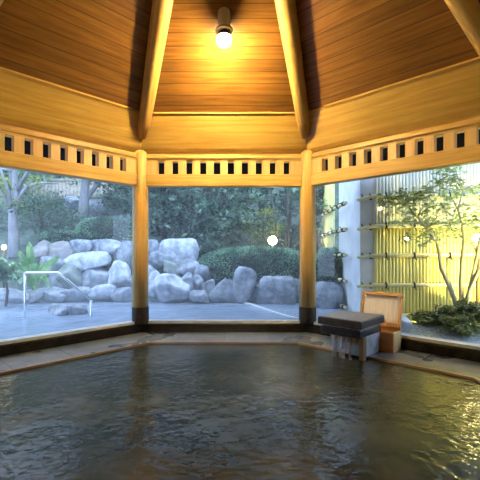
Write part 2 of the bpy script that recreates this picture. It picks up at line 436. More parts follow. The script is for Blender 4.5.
for k in (7, 0, 1): frieze(k, fr_lab[k])
for k in (2, 3, 4, 5, 6):
    mb = MB(); w = AP * T; mb.box(-w, w, 2.99, 3.08, 2.5, 2.56, side_m(k)); tag(mb.build('trim_5', M['wallwood']), kind='structure')

# window glass
for i, k in enumerate((7, 0, 1)):
    mb = MB(); w = AP * T + .01; mm = side_m(k)
    mb.quad(mm @ Vector((-w, 3.035, .03)), mm @ Vector((w, 3.035, .03)), mm @ Vector((w, 3.035, 2.04)), mm @ Vector((-w, 3.035, 2.04)))
    tag(mb.build('window_%d' % (i + 1), M['glass']), kind='structure')

# ceiling lamps: one seen, three over the other bays
def ceiling_lamp(k, lab, bulb='bulb'):
    mm = side_m(k); p = mm @ Vector((0, 1.76, 3.60))
    t = thing('ceiling_lamp', lab, 'lamp', p, 0, 'ceiling lamps of the pavilion')
    MB().lathe([(.0, .0), (.066, .0), (.072, .01), (.072, .19), (.066, .225), (.045, .245), (.0, .25)], 28).build('lamp_socket', M['socket'], t)
    MB().lathe([(.0, -.012), (.098, -.012), (.103, -.004), (.103, .008), (.074, .014), (.0, .014)], 28).build('collar', M['socket_clip'], t)
    MB().lathe([(.0, -.185), (.035, -.18), (.068, -.155), (.085, -.115), (.085, -.09), (.068, -.045), (.045, -.01), (.03, .0)], 24).build('bulb', M[bulb], t)
ceiling_lamp(0, 'cream ceiling lamp with glowing bulb on the middle ceiling panel')
for k in (2, 4, 6): ceiling_lamp(k, 'cream ceiling lamp over a bay outside the picture', 'bulb_dim')

# small wall lamps on the left wall, seen only as glints in the right window
for y, z in ((2.69 - OC.y, 2.2), (1.986 - OC.y, 1.41), (.0 + .0, 0)):
    if z == 0: continue
    t = thing('wall_lamp', 'small warm globe lamp on the wooden wall outside the picture', 'lamp', (-2.93, OC.y + y, z), 0, 'small wall lamps')
    MB().box(-.06, -.03, -.05, .05, -.07, .07).build('back_plate', M['socket_clip'], t, .005)
    MB().lathe([(.0, -.055), (.03, -.048), (.05, -.02), (.055, 0), (.05, .02), (.03, .048), (.0, .055)], 16).build('globe', M['sconce_bulb'], t)

# ================================================================== SPOUT AND WOODEN BOX (frame: x along the right window, y outwards from origin)
RU = Matrix.Rotation(math.radians(-45), 4, 'Z')
t = thing('stone_spout', 'dark stone water spout block with a flat slab lid at the pool edge', 'spout', (0, 0, 0), math.radians(-45))
MB().box(-2.29, -1.765, 3.84, 4.46, .215, .30).build('lid_slab', M['black_stone'], t, .008)
MB().box(-2.275, -1.78, 3.855, 4.445, .299, .304).build('lid_top_face', M['slab_top'], t)
MB().box(-2.24, -1.80, 3.90, 4.42, .195, .216).build('spacer', M['wet_stone'], t)
MB().box(-2.27, -1.79, 3.87, 4.42, .105, .196).build('lip_slab', M['black_stone'], t, .01)
MB().box(-2.24, -1.80, 4.05, 4.42, -.13, .106).build('spout_body', M['wet_stone'], t, .008)
MB().box(-1.85, -1.80, 3.97, 4.05, -.30, .106).build('shade_bar', M['edgewood'], t, .008)  # dark bar standing in for the shadow and reflection under the lip
MB().box(-2.20, -1.90, 4.0, 4.06, .02, .106).build('outlet', M['boxwood'], t, .004)
def stream(x, w, seed):
    random.seed(seed); mb = MB(); pr = None
    for i in range(9):
        s = i / 8; z = .10 - .285 * s; y = 3.955 - .05 * math.sqrt(s); ww = w * (1 - .35 * s) * (1 + .1 * random.uniform(-1, 1)); xx = x + .008 * random.uniform(-1, 1)
        cur = (Vector((xx - ww, y + .012, z)), Vector((xx, y - .012, z)), Vector((xx + ww, y + .012, z)))
        if pr:
            mb.quad(pr[0], pr[1], cur[1], cur[0], smooth=True); mb.quad(pr[1], pr[2], cur[2], cur[1], smooth=True)
        pr = cur
    return mb
for i, (x, w, lab) in enumerate(((-2.12, .034, 'thin stream of water falling from the spout, left one'),
                                 (-2.02, .045, 'broad white stream of water falling from the middle of the spout'),
                                 (-1.93, .022, 'thin stream of water falling from the spout beside the dark shade bar'))):
    o = stream(x, w, i).build('water_stream', M['stream']); o.rotation_euler = (0, 0, math.radians(-45)); tag(o, lab, 'water', 'water streams of the spout')

t = thing('wooden_box', 'open cedar box with its lid up beside the stone spout', 'box', (0, 0, 0), math.radians(-45))
X0, X1, Y0, Y1, ZB, ZT = -2.17, -1.655, 4.45, 4.70, -.13, .10
MB().box(X0, X1, Y0, Y0 + .022, ZB, ZT).build('front_board', M['boxwood'], t, .003)
MB().box(X0, X1, Y1 - .022, Y1, ZB, ZT + .03, off=1).build('back_board', M['boxwood'], t, .003)
for a in (X0, X1 - .022): MB().box(a, a + .022, Y0 + .022, Y1 - .022, ZB, ZT, off=a).build('side_board', M['hinoki_pale'], t, .003)
MB().box(X0 + .02, X1 - .02, Y0 + .02, Y1 - .02, ZB, ZB + .02).build('bottom_board', M['boxwood'], t)
lid = bpy.data.objects.new('lid', None)
lm = Matrix.Translation((0, 4.67, .125)) @ Matrix.Rotation(math.radians(-14), 4, 'X')
COL.objects.link(lid); lid.parent = t
H = .43
mb = MB(); wv = (X1 - X0 - .08) / 9
for i in range(9): mb.box(X0 + .04 + wv * i, X0 + .04 + wv * (i + .95), .0, .022, .04, H - .03, lm, off=i * 2.3)
mb.build('lid_panel', M['boxinner'], lid)
for nm, a in (('lid_rail', (X0, X1, -.012, .026, 0, .055)), ('lid_rail', (X0, X1, -.012, .026, H - .035, H)),
              ('lid_stile', (X0, X0 + .035, -.01, .025, .05, H - .05)), ('lid_stile', (X1 - .035, X1, -.01, .025, .05, H - .05))):
    MB().box(*a, lm, off=a[4] + a[0]).build(nm, M['boxwood'], lid, .003)
MB().box(X0 + .06, X1 - .06, -.028, -.01, H - .065, H - .04, lm).build('lid_batten', M['edgewood'], lid, .003)

# ================================================================== OUTDOORS
WZ = -.05
mb = MB(); mb.quad((-16, -4, WZ - .35), (16, -4, WZ - .35), (16, 22, WZ - .35), (-16, 22, WZ - .35))
tag(mb.build('ground', M['soil']), kind='structure')
# outdoor pool water, between the windows and the rocks
mb = MB(); pts = [(-9, 3.0), (-3.4, 3.0), (-1.4, 5.62), (1.35, 5.62), (2.35, 5.7), (2.35, 9.3), (-9, 9.3)]
mb.v = [(x, y, WZ) for x, y in pts]; mb.face(range(len(pts)), pts)
tag(mb.build('outdoor_pool_water', M['outwater']), kind='structure')
# earth bank behind the stones
def bank():
    mb = MB(); nx, ny = 60, 30
    for j in range(ny + 1):
        for i in range(nx + 1):
            x = -14 + 28 * i / nx; y = 8.3 + 13 * j / ny
            s = min(1, max(0, (y - 8.5) / 1.2)); h = -.3 + 1.35 * s * s * (3 - 2 * s)
            if x > .4: h -= .55 * s * min(1, (x - .4) / .8)
            h += max(0, y - 10) * .30 + max(0, y - 13) * .25 + .18 * noise.noise((x * .7, y * .7, 3)) * s
            mb.v.append((x, y, h))
    for j in range(ny):
        for i in range(nx):
            a = j * (nx + 1) + i
            mb.face((a, a + 1, a + nx + 2, a + nx + 1), [(0, 0)] * 4, True)
    return mb
tag(bank().build('hillside', M['hill']), kind='structure')

def rock_mesh(seed, dims, blocky=3.0, cuts=13):
    bm = bmesh.new(); bmesh.ops.create_icosphere(bm, subdivisions=4, radius=1)
    rnd = random.Random(seed); pl = []
    for _ in range(cuts):
        n = Vector((rnd.gauss(0, 1), rnd.gauss(0, 1), rnd.gauss(0, 1))).normalized(); pl.append((n, rnd.uniform(.62, .9)))
    off = Vector((rnd.uniform(-50, 50),) * 3)
    for v in bm.verts:
        d = v.co.normalized()
        r = 1 / (abs(d.x) ** blocky + abs(d.y) ** blocky + abs(d.z) ** blocky) ** (1 / blocky)
        for n, o in pl:
            q = d.dot(n)
            if r * q > o: r = o / q
        r *= 1 + .08 * noise.noise(d * 1.6 + off) + .05 * noise.noise(d * 4 + off) + .02 * noise.noise(d * 11 + off)
        v.co = d * r
    for i in range(3):
        lo, hi = min(v.co[i] for v in bm.verts), max(v.co[i] for v in bm.verts)
        for v in bm.verts: v.co[i] = ((v.co[i] - lo) / (hi - lo) * 2 - 1) * dims[i]
    me = bpy.data.meshes.new('rock'); bm.to_mesh(me); bm.free()
    me.polygons.foreach_set('use_smooth', [True] * len(me.polygons))
    return me
def rock(x0, y0, x1, y1, d, lab, mat='rock', name='boulder', group='stones of the garden pool', seed=None, blocky=4.0, cuts=13, tilt=0.0, thick=.75):
    c = at((x0 + x1) / 2, (y0 + y1) / 2, d); w = (x1 - x0) / F * d / 2 * 1.18; h = (y1 - y0) / F * d / 2 * 1.14
    sd = seed if seed is not None else int(x0 * 31 + y0 * 7)
    me = rock_mesh(sd, (w, max(.16, min(w, h * 1.4) * thick), h), blocky, cuts); me.materials.append(M[mat])
    o = bpy.data.objects.new(name, me); COL.objects.link(o); o.location = c + Vector((0, me and max(.16, min(w, h * 1.4) * thick) * .6, 0)); o.rotation_euler = (0, tilt, random.Random(sd).uniform(-.25, .25))
    return tag(o, lab, 'rock', group)

G1 = 'stones of the retaining wall in the left window'
G2 = 'stones of the retaining wall in the middle window'
G3 = 'boulders standing at the edge of the outdoor pool'
for a in (
 (49, 242, 71, 266, 8.9, 'brown-stained grey stone at the top of the wall, just right of the strap-leaved plant', 'rock_brown', G1, 0),
 (69, 240, 90, 256, 9.0, 'squarish grey stone on top of the wall, second from the strap-leaved plant', 'rock', G1, 0),
 (87, 240, 118, 259, 9.0, 'wide blue-grey stone on top of the wall below the clipped hedge', 'rock', G1, 0),
 (116, 242, 134, 267, 8.9, 'tall grey stone on top of the wall, partly behind the left post', 'rock', G1, 0),
 (64, 253, 106, 271, 8.75, 'long flat pale slab lying across the middle of the left stone wall', 'rock_pale', G1, -.12),
 (107, 262, 129, 291, 8.45, 'smooth round pale boulder beside the left post', 'rock_pale', G1, 0),
 (80, 267, 109, 291, 8.6, 'broad grey wedge stone left of the round pale boulder', 'rock', G1, -.2),
 (49, 266, 82, 290, 8.6, 'greenish mossy stone behind the top of the handrail', 'rock_moss', G1, .2),
 (88, 285, 112, 300, 8.2, 'low flat pale stone under the round pale boulder, at the waterline', 'rock_pale', G1, 0),
 (109, 288, 134, 302, 8.2, 'low grey stone at the waterline against the left post', 'rock', G1, 0),
 (62, 288, 90, 301, 8.15, 'low grey ledge stone at the waterline under the sloping handrail', 'rock', G1, 0),
 (36, 288, 64, 302, 8.1, 'long low ledge stone under the level part of the handrail', 'rock', G1, 0),
 (-4, 289, 26, 305, 7.9, 'flat pale ledge stone below the leafy shrub at the left picture edge', 'rock_pale', G1, 0),
 (22, 291, 40, 304, 8.0, 'small ledge stone left of the handrail upright', 'rock', G1, 0),
 (33, 241, 49, 257, 8.9, 'shaded stone at the top of the wall behind the strap leaves', 'rock_brown', G1, 0),
 (40, 257, 62, 276, 8.7, 'grey stone between the strap leaves and the handrail corner', 'rock', G1, 0),
 (44, 274, 60, 290, 8.5, 'small grey stone under the handrail corner', 'rock', G1, 0),
 (46, 306, 67, 322, 6.5, 'low rock rising from the outdoor pool by the handrail, left of a pair', 'rock', G3, .1),
 (64, 306, 83, 322, 6.55, 'low rock rising from the outdoor pool by the handrail, right of a pair', 'rock', G3, -.1),
 (86, 199, 112, 219, 11.6, 'dark grey rock high on the bank above the clipped hedge, by the pale trunk', 'rock', G1, .15),
 (104, 200, 130, 216, 11.7, 'pale sloping rock high on the bank above the clipped hedge, near the left post', 'rock_pale', G1, -.35),
 (62, 196, 80, 208, 11.8, 'small dark rock high on the bank left of the pale trunk', 'rock', G1, 0),
 (147, 240, 160, 254, 9.0, 'small stone at the top of the wall against the left post in the middle window', 'rock', G2, 0),
 (157, 240, 172, 254, 9.0, 'narrow stone atop the wall, second from the left post in the middle window', 'rock_pale', G2, 0),
 (167, 240, 197, 266, 8.9, 'big square pale stone at the top of the wall in the middle window', 'rock_pale', G2, 0),
 (149, 252, 169, 268, 8.75, 'rounded stone under the narrow top stones in the middle window', 'rock', G2, 0),
 (162, 263, 182, 278, 8.65, 'small angular stone under the big square pale stone', 'rock_moss', G2, .3),
 (177, 260, 198, 277, 8.65, 'grey stone under the right side of the big square pale stone', 'rock', G2, 0),
 (146, 266, 158, 286, 8.6, 'stone half hidden by the left post, mid height of the wall', 'rock_pale', G2, 0),
 (155, 276, 187, 305, 8.0, 'large white rounded boulder at the waterline in the middle window', 'rock_pale', G3, 0),
 (177, 274, 194, 301, 8.2, 'upright grey boulder touching the large white rounded boulder', 'rock', G3, .1),
 (147, 272, 163, 296, 8.3, 'pale boulder between the left post and the large white boulder', 'rock_pale', G3, -.1),
 (190, 291, 207, 303, 7.9, 'small flat stone lying at the waterline in the middle window', 'rock', G3, 0),
 (191, 276, 204, 294, 8.3, 'narrow grey stone above the small flat waterline stone', 'rock', G3, 0),
 (194, 266, 208, 282, 8.5, 'grey stone tucked against the left end of the clipped hedge', 'rock', G3, 0),
 (201, 280, 215, 300, 8.2, 'grey boulder below the left end of the clipped hedge', 'rock', G3, .1),
 (212, 280, 236, 304, 8.1, 'low sloping boulder under the clipped hedge, left of the upright stone', 'rock', G3, .35),
 (235, 269, 256, 303, 8.0, 'tall upright pointed stone in front of the clipped hedge', 'rock', G3, .08),
 (253, 285, 264, 303, 8.1, 'small upright stone between the tall pointed stone and the square block', 'rock', G3, 0),
 (260, 278, 295, 305, 8.0, 'large square grey block stone under the garden lamp', 'rock', G3, 0),
 (292, 281, 312, 305, 8.1, 'grey stone half hidden behind the right post', 'rock', G3, 0),
 (313, 284, 341, 311, 7.3, 'big rounded grey boulder in front of the side fence, right of the right post', 'rock', G3, .1)):
    rock(*a[:6], mat=a[6], group=a[7], tilt=a[8], blocky=6 if 'square' in a[5] or 'slab' in a[5] else 4.0, cuts=4 if 'square' in a[5] else 9)
rock(394, 318, 411, 334, 4.95, 'pale pointed rock on the gravel beside the wooden box', 'rock_pale', group='stones by the bamboo fence', tilt=-.5)

# white curved tube lying on the outdoor pool's surface
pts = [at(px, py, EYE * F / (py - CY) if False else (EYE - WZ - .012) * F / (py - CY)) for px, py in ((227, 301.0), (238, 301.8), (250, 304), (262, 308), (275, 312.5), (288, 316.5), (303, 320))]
tag(MB().tube(pts, [.02] * len(pts), 8).build('pool_strip', M['strip_white']), 'white curved line across the outdoor pool by the right post', 'strip')

# handrail
t = thing('handrail', 'bent steel handrail leading down into the outdoor pool', 'handrail', (0, 0, 0))
d = 6.3; a, b, c = at(25, 273, d), at(58, 272.5, d), at(91, 300, d)
MB().tube([a + Vector((0, 0, -.02)), a.lerp(b, .04) + Vector((0, 0, .006)), a.lerp(b, .9), b, b.lerp(c, .08), c], .021, 12).build('rail', M['steel'], t)
MB().tube([a, Vector((a.x, a.y, WZ - .3))], .019, 12).build('upright', M['steel'], t)
MB().tube([c, Vector((c.x, c.y, WZ - .3))], .019, 12).build('upright', M['steel'], t)

# ------------------------------------------------------------------ foliage
def leaves(centres, size, seed, flat=.0, elong=2.0, name='foliage', mat=None, parent=None, droop=0.0, normals=None):
    """One mesh of diamond leaves at the given points."""
    rng = np.random.default_rng(seed); n = len(centres)
    ax = rng.normal(size=(n, 3)); ax[:, 2] *= (1 - flat); ax[:, 2] -= droop
    ax /= np.linalg.norm(ax, axis=1)[:, None]
    nn = rng.normal(size=(n, 3)); nn[:, 2] += flat * 4
    if normals is not None: nn = nn * .7 + normals * 1.4
    s = np.cross(ax, nn); s /= np.linalg.norm(s, axis=1)[:, None] + 1e-9
    L = size * rng.uniform(.6, 1.35, n)[:, None]; W = L / elong
    P = np.asarray(centres)
    up = np.cross(s, ax) * L * .12
    v = np.stack([P - ax * L / 2, P + s * W / 2 + up, P + ax * L / 2, P - s * W / 2 + up], axis=1).reshape(-1, 3)
    me = bpy.data.meshes.new(name)
    me.vertices.add(4 * n); me.vertices.foreach_set('co', v.ravel())
    me.loops.add(4 * n); me.loops.foreach_set('vertex_index', np.arange(4 * n, dtype=np.int32))
    me.polygons.add(n); me.polygons.foreach_set('loop_start', np.arange(0, 4 * n, 4, dtype=np.int32)); me.polygons.foreach_set('loop_total', np.full(n, 4, dtype=np.int32))
    me.update(calc_edges=True); me.materials.append(mat)
    o = bpy.data.objects.new(name, me); COL.objects.link(o); o.parent = parent
    return o
def blob(rng, c, r, n, shell=.5):
    d = rng.normal(size=(n, 3)); d /= np.linalg.norm(d, axis=1)[:, None]
    rad = rng.uniform(shell, 1.0, n) ** .6
    return np.asarray(c) + d * rad[:, None] * np.asarray(r)
def crown(seed, c, r, clusters, per, cl_r=.35):
    rng = np.random.default_rng(seed); out = []
    for q in blob(rng, c, r, clusters, .15):
        k = rng.uniform(.7, 1.3) * cl_r
        out.append(blob(rng, q, (k, k, k * .6), per, .2))
    return np.concatenate(out)
def ground_z(x, y):
    s = min(1, max(0, (y - 8.5) / 1.2)); h = -.3 + 1.35 * s * s * (3 - 2 * s)
    if x > .4: h -= .55 * s * min(1, (x - .4) / .8)
    return h + max(0, y - 10) * .30 + max(0, y - 13) * .25

def tree(name, lab, px0, py0, px1, py1, d, leaf, bark='bark', lsize=.13, clusters=40, per=60, trunk_px=None, trunk_r=.09, group='trees and bushes of the garden hillside', cl_r=.4, flat=.3, depth_r=None):
    c = at((px0 + px1) / 2, (py0 + py1) / 2, d); rx, rz = (px1 - px0) / F * d / 2, (py1 - py0) / F * d / 2
    seed = int(px0 * 13 + py0 * 5 + d * 100) % 99991
    tx = at(trunk_px, 253, d).x if trunk_px is not None else c.x
    g = ground_z(tx, d) - .1
    t = thing(name, lab, 'tree', (tx, d, g), 0, group)
    loc = np.array([tx, d, g])
    rnd = random.Random(seed); top = c.z + rz * .6
    pts = [Vector((0, 0, 0))]
    for i in range(1, 6):
        f = i / 5; pts.append(Vector(((c.x - tx) * f * f + rnd.uniform(-.025, .025), rnd.uniform(-.025, .025), (top - g) * f)))
    MB().tube(pts, [trunk_r * (1 - .14 * i) for i in range(6)], 10).build('trunk', M[bark], t)
    mb = MB()
    for i in range(7):
        s = pts[rnd.randint(2, 4)]; e = Vector((c.x - tx + rnd.uniform(-1, 1) * rx * .85, rnd.uniform(-.5, .5) * rx, c.z - g + rnd.uniform(-.4, .9) * rz))
        mid = s.lerp(e, .5) + Vector((0, 0, .12)); mb.tube([s, mid, e], [trunk_r * .42, trunk_r * .28, trunk_r * .1], 6)
    mb.build('branches', M[bark], t)
    leaves(crown(seed, c, (rx, depth_r or min(rx, 1.2), rz), clusters, per, cl_r) - loc, lsize, seed, flat, 2.1, 'foliage', M[leaf], t)
    return t

def hedge(name, lab, c, r, n, leaf, lsize, seed, group=None, p=2.6, cat='bush'):
    """Clipped bush: dark core with a dense skin of small leaves over a rounded box."""
    t = thing(name, lab, cat, (c[0], c[1], c[2] - r[2]), 0, group)
    rng = np.random.default_rng(seed); d = rng.normal(size=(n, 3)); d /= np.linalg.norm(d, axis=1)[:, None]
    rad = 1 / (np.abs(d) ** p).sum(1) ** (1 / p)
    bump = np.array([1 + .09 * noise.noise(Vector(q) * 3 + Vector((seed, 0, 0))) + .05 * noise.noise(Vector(q) * 8) for q in d])
    P = d * (rad * bump * rng.uniform(.90, 1.03, n))[:, None] * np.asarray(r) + np.array([0, 0, r[2]])
    me = rock_mesh(seed, (r[0] * .92, r[1] * .92, r[2] * .92), p, 0)
    me.materials.append(M['soil']); co = bpy.data.objects.new('core', me); COL.objects.link(co); co.parent = t; co.location = (0, 0, r[2])
    leaves(P, lsize, seed, .1, 1.7, 'foliage', M[leaf], t, normals=d)
    return t

GT = 'trees and bushes of the garden hillside'
# left window, far to near
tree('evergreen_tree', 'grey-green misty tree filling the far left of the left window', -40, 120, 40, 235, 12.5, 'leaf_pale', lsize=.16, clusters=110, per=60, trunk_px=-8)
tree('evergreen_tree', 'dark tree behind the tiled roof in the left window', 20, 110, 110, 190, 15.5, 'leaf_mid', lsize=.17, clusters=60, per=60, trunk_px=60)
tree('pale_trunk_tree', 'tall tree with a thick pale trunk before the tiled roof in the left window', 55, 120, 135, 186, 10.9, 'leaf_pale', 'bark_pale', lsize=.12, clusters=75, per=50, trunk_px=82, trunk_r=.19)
tree('pale_trunk_tree', 'tree with a pale trunk and yellow-green leaves at the left picture edge', -30, 130, 60, 222, 9.6, 'leaf_yellow', 'bark_pale', lsize=.09, clusters=34, per=30, trunk_px=14, trunk_r=.15)
tree('evergreen_tree', 'dark evergreen beside the left post in the left window', 100, 160, 150, 232, 11.2, 'leaf_dark', lsize=.13, clusters=40, per=60, trunk_px=125)
tree('shrub_tree', 'bushy green shrub above the stone wall, left of the clipped hedge', 15, 190, 75, 240, 10.2, 'leaf_mid', lsize=.10, clusters=40, per=60, trunk_px=40, trunk_r=.05)
c = at(108, 231, 9.75); hedge('clipped_hedge', 'clipped hedge on the left stone wall beside the left post', c, (.78, .45, .36), 5200, 'leaf_hedge', .05, 11, 'clipped hedges')
c = at(62, 236, 9.8); hedge('clipped_hedge', 'small low clipped bush at the top of the left stone wall', c, (.5, .4, .16), 2500, 'leaf_hedge', .05, 12, 'clipped hedges')
# middle window
tree('evergreen_tree', 'broad dark evergreen over the stone wall, right of the left post', 135, 150, 200, 240, 10.8, 'leaf_dark', lsize=.17, clusters=60, per=60, trunk_px=165, cl_r=.4)
tree('evergreen_tree', 'tall bluish evergreen in the centre of the middle window', 185, 165, 262, 252, 10.6, 'leaf_dark', lsize=.17, clusters=65, per=60, trunk_px=222, cl_r=.4)
tree('evergreen_tree', 'dark evergreen behind the garden lamp, beside the right post', 245, 150, 330, 250, 12.2, 'leaf_dark', lsize=.19, clusters=65, per=60, trunk_px=290)
tree('brown_leaved_tree', 'brownish thinning tree at the back of the middle window', 170, 170, 245, 220, 11.6, 'leaf_brown', lsize=.12, clusters=40, per=45, trunk_px=200, trunk_r=.07)
tree('shrub_tree', 'yellow-lit leafy shrub around the glowing garden lamp', 238, 205, 290, 250, 10.9, 'leaf_yellow', lsize=.09, clusters=30, per=40, trunk_px=262, trunk_r=.03, cl_r=.28)
tree('evergreen_tree', 'far green tree at the top of the middle window', 150, 110, 310, 200, 15, 'leaf_mid', lsize=.18, clusters=110, per=60, trunk_px=240)
c = at(256, 266, 8.95); hedge('clipped_hedge', 'long rounded clipped hedge in the middle window, under the garden lamp', c, (1.42, .55, .46), 11500, 'leaf_hedge', .055, 13, 'clipped hedges', 2.3)
c = at(213, 258, 9.3); hedge('clipped_hedge', 'dark rounded bush left of the long clipped hedge', c, (.42, .4, .4), 3000, 'leaf_dark', .07, 14, 'clipped hedges', 2.0)
for i, (px, lean) in enumerate(((279, -.1), (285, .05), (290, -.04), (296, .08))):
    b = at(px, 250, 10.2); mb = MB(); mb.tube([b + Vector((0, 0, -.3)), b + Vector((lean, 0, .7)), b + Vector((lean * 2.2, 0, 1.6))], [.022, .02, .014], 8)
    tag(mb.build('thin_bamboo', M['bark']), ['thin bare stem just right of the garden lamp', 'second thin bare stem right of the garden lamp', 'third thin bare stem right of the garden lamp', 'thin bare stem against the right post'][i], 'stem', 'thin stems by the garden lamp')
# behind the right post and over the side fence
tree('evergreen_tree', 'dark tree rising behind the side fence right of the right post', 306, 150, 333, 262, 9.2, 'leaf_dark', lsize=.09, clusters=36, per=50, trunk_px=318, cl_r=.22, depth_r=.5)
c = at(328, 268, 7.9); hedge('leafy_bush', 'leafy bush over the rounded boulder right of the right post', c, (.36, .33, .42), 3600, 'leaf_hedge', .06, 15, GT, 2.0)

# strap-leaved plant
t = thing('strap_leaf_plant', 'large strap-leaved plant behind the handrail in the left window', 'plant', at(33, 292, 7.7), 0, 'plants by the outdoor pool')
def strap(mb, base, tip, w, sag):
    base, tip = Vector(base), Vector(tip); side = (tip - base).cross(Vector((0, -1, .3))).normalized(); pr = None
    for i in range(9):
        s = i / 8; p = base.lerp(tip, s) + Vector((0, 0, sag * 4 * s * (1 - s))); ww = w * math.sin(PI * min(1, .12 + .88 * (1 - s))) ** .7 if s < 1 else .002
        cur = (p - side * ww, p + Vector((0, .02, -.01)), p + side * ww)
        if pr: mb.quad(pr[0], pr[1], cur[1], cur[0], smooth=True); mb.quad(pr[1], pr[2], cur[2], cur[1], smooth=True)
        pr = cur
ref = at(33, 292, 7.7)
for px, py, sag, w in ((29, 241, .05, .085), (60, 257, .12, .075), (50, 290, .28, .07), (18, 250, .1, .07), (20, 282, .22, .07), (36, 262, .08, .08), (35, 292, .3, .065), (46, 262, .12, .06), (10, 262, .14, .06)):
    mb = MB(); e = at(px, py, 7.7 + random.Random(px).uniform(-.45, .2)) - ref; strap(mb, (0, 0, .12) if py > 280 else (0, 0, .03), e, w, sag); mb.build('leaf_blade', M['leaf_strap'], t)
# variegated shrub at the left edge
c = at(6, 270, 7.6); rng = np.random.default_rng(5)
t = thing('variegated_shrub', 'pale variegated leafy shrub at the left picture edge', 'plant', (c.x, c.y, -.05), 0, 'plants by the outdoor pool')
MB().tube([(0, 0, 0), (.03, 0, .3), (0, 0, .6)], [.03, .025, .015], 8).build('stem', M['bark'], t)
leaves(crown(5, (.05, -.1, c.z + .05), (.46, .3, .24), 30, 26, .13), .13, 6, .3, 1.8, 'foliage', M['leaf_variegated'], t)

# tiled garden roof in the left window
t = thing('tiled_garden_roof', 'weathered tiled roof of a garden wall behind the pale trunk', 'roof', (0, 0, 0))
p0, p1 = at(16, 199, 12.6), at(116, 199, 12.6); q0, q1 = at(20, 183, 13.6), at(112, 183, 13.6)
mb = MB(); nT = 26
for i in range(nT):
    a, b = i / nT, (i + 1) / nT
    mb.tube([p0.lerp(p1, (a + b) / 2), q0.lerp(q1, (a + b) / 2)], .085, 8)
mb.hexa([p0 + Vector((0, 0, -.06)), p1 + Vector((0, 0, -.06)), q1 + Vector((0, 0, -.06)), q0 + Vector((0, 0, -.06)), p0, p1, q1, q0])
mb.build('roof_tiles', M['tile'], t)
MB().hexa([p0 + Vector((.2, .5, -1.5)), p1 + Vector((-.2, .5, -1.5)), p1 + Vector((-.2, .8, -1.5)), p0 + Vector((.2, .8, -1.5)), p0 + Vector((.2, .5, .2)), p1 + Vector((-.2, .5, .2)), p1 + Vector((-.2, .8, .2)), p0 + Vector((.2, .8, .2))]).build('wall_panel', M['rock_brown'], t)
MB().tube([q0 + Vector((-.1, 0, .05)), q1 + Vector((.1, 0, .05))], .11, 10).build('ridge', M['tile'], t)

# garden lamps
def globe_lamp(p, r, lab, mat, foot):
    t = thing('garden_lamp', lab, 'lamp', (p.x, p.y, foot), 0, 'garden lamps')
    MB().tube([(0, 0, 0), (0, 0, p.z - foot - r * .9)], .025, 10).build('pole', M['socket_clip'], t)
    MB().lathe([(max(.0, r * math.sin(PI * i / 12)), p.z - foot - r * math.cos(PI * i / 12)) for i in range(13)], 20).build('globe', M[mat], t)
globe_lamp(at(272.5, 240.5, 9.75), .115, 'glowing globe garden lamp above the long clipped hedge', 'garden_bulb', .3)
globe_lamp(at(4, 247, 8.0), .05, 'small glowing garden lamp among leaves at the left picture edge', 'garden_bulb', .2)

# ------------------------------------------------------------------ bamboo fence on the right
FX, FY = 2.49, 6.12
t = thing('bamboo_fence', 'tall yellow-lit bamboo fence with horizontal rails behind the small tree', 'fence', (0, 0, 0))
for nm, za, zb, mt in (('cane_panel', -.1, 1.475, 'bamboo'), ('upper_cane_panel', 1.475, 3.1, 'bamboo_daylit')):
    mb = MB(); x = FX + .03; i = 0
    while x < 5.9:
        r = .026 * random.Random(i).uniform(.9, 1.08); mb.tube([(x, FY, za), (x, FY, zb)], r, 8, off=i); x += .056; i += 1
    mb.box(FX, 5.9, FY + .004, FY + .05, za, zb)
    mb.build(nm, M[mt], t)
for j, py in enumerate((196.5, 226.5, 255.5, 285, 315)):
    z = at(0, py, FY).z
    rl = MB().tube([(FX - .22, FY + .16, z - .03), (FX - .02, FY - .06, z), (FX + 1.7, FY - .06, z + .005), (5.9, FY - .06, z)], .033, 10, off=j).build('rail', M['bamboo_upper'], t)
    for xx in (FX - .15, FX - .05, FX + .16, FX + .62, FX + 1.2, FX + 1.75, FX + 2.3):
        if j == 4: continue
        if xx < FX:
            kb = MB(); yy = FY + .03 - (xx - FX + .05) * .9; zz = z - .015
            kb.tube([(xx - .016, yy + .01, zz), (xx + .016, yy - .01, zz)], .046, 8); kb.tube([(xx, yy - .04, zz), (xx - .05, yy - .07, zz + .06)], .009, 5)
            kb.build('rope_knot', M['rope'], rl); continue
        kb = MB(); kb.tube([(xx - .012, FY - .06, z), (xx + .012, FY - .06, z)], .042, 10); kb.tube([(xx, FY - .10, z - .03), (xx + .025, FY - .10, z - .075)], .008, 6); kb.tube([(xx, FY - .10, z + .03), (xx - .02, FY - .10, z + .06)], .008, 6)
        kb.build('rope_knot', M['rope'], rl)
# pale side screen running away from the corner, and a yellow-lit stretch beyond
t = thing('pale_screen_wall', 'pale plastered screen wall at the end of the bamboo fence', 'wall', (0, 0, 0))
MB().hexa([(FX - .20, FY + .1, -.1), (FX + .02, FY + .02, -.1), (FX + .1, FY + .3, -.1), (FX + .0, FY + 1.9, -.1), (FX - .20, FY + .1, 3.2), (FX + .02, FY + .02, 3.2), (FX + .1, FY + .3, 3.2), (FX + .0, FY + 1.9, 3.2)]).build('panel', M['plaster'], t)
pv = at(352.5, 253, 6.9)
MB().box(pv.x - .02, pv.x + .005, pv.y - .015, pv.y + .015, -.1, 1.72).build('door_edge', M['steel'], t)
t = thing('side_bamboo_fence', 'bamboo fence stretch seen end-on between right post and pale wall', 'fence', (0, 0, 0))
s0, s1 = Vector((FX - .16, FY + .75, 0)), Vector((2.62, 11.2, 0)); dv = (s1 - s0).normalized(); nv = Vector((-dv.y, dv.x, 0))
e0 = s0 + dv * 1.3
mb = MB(); L_ = (s1 - e0).length; k = 0
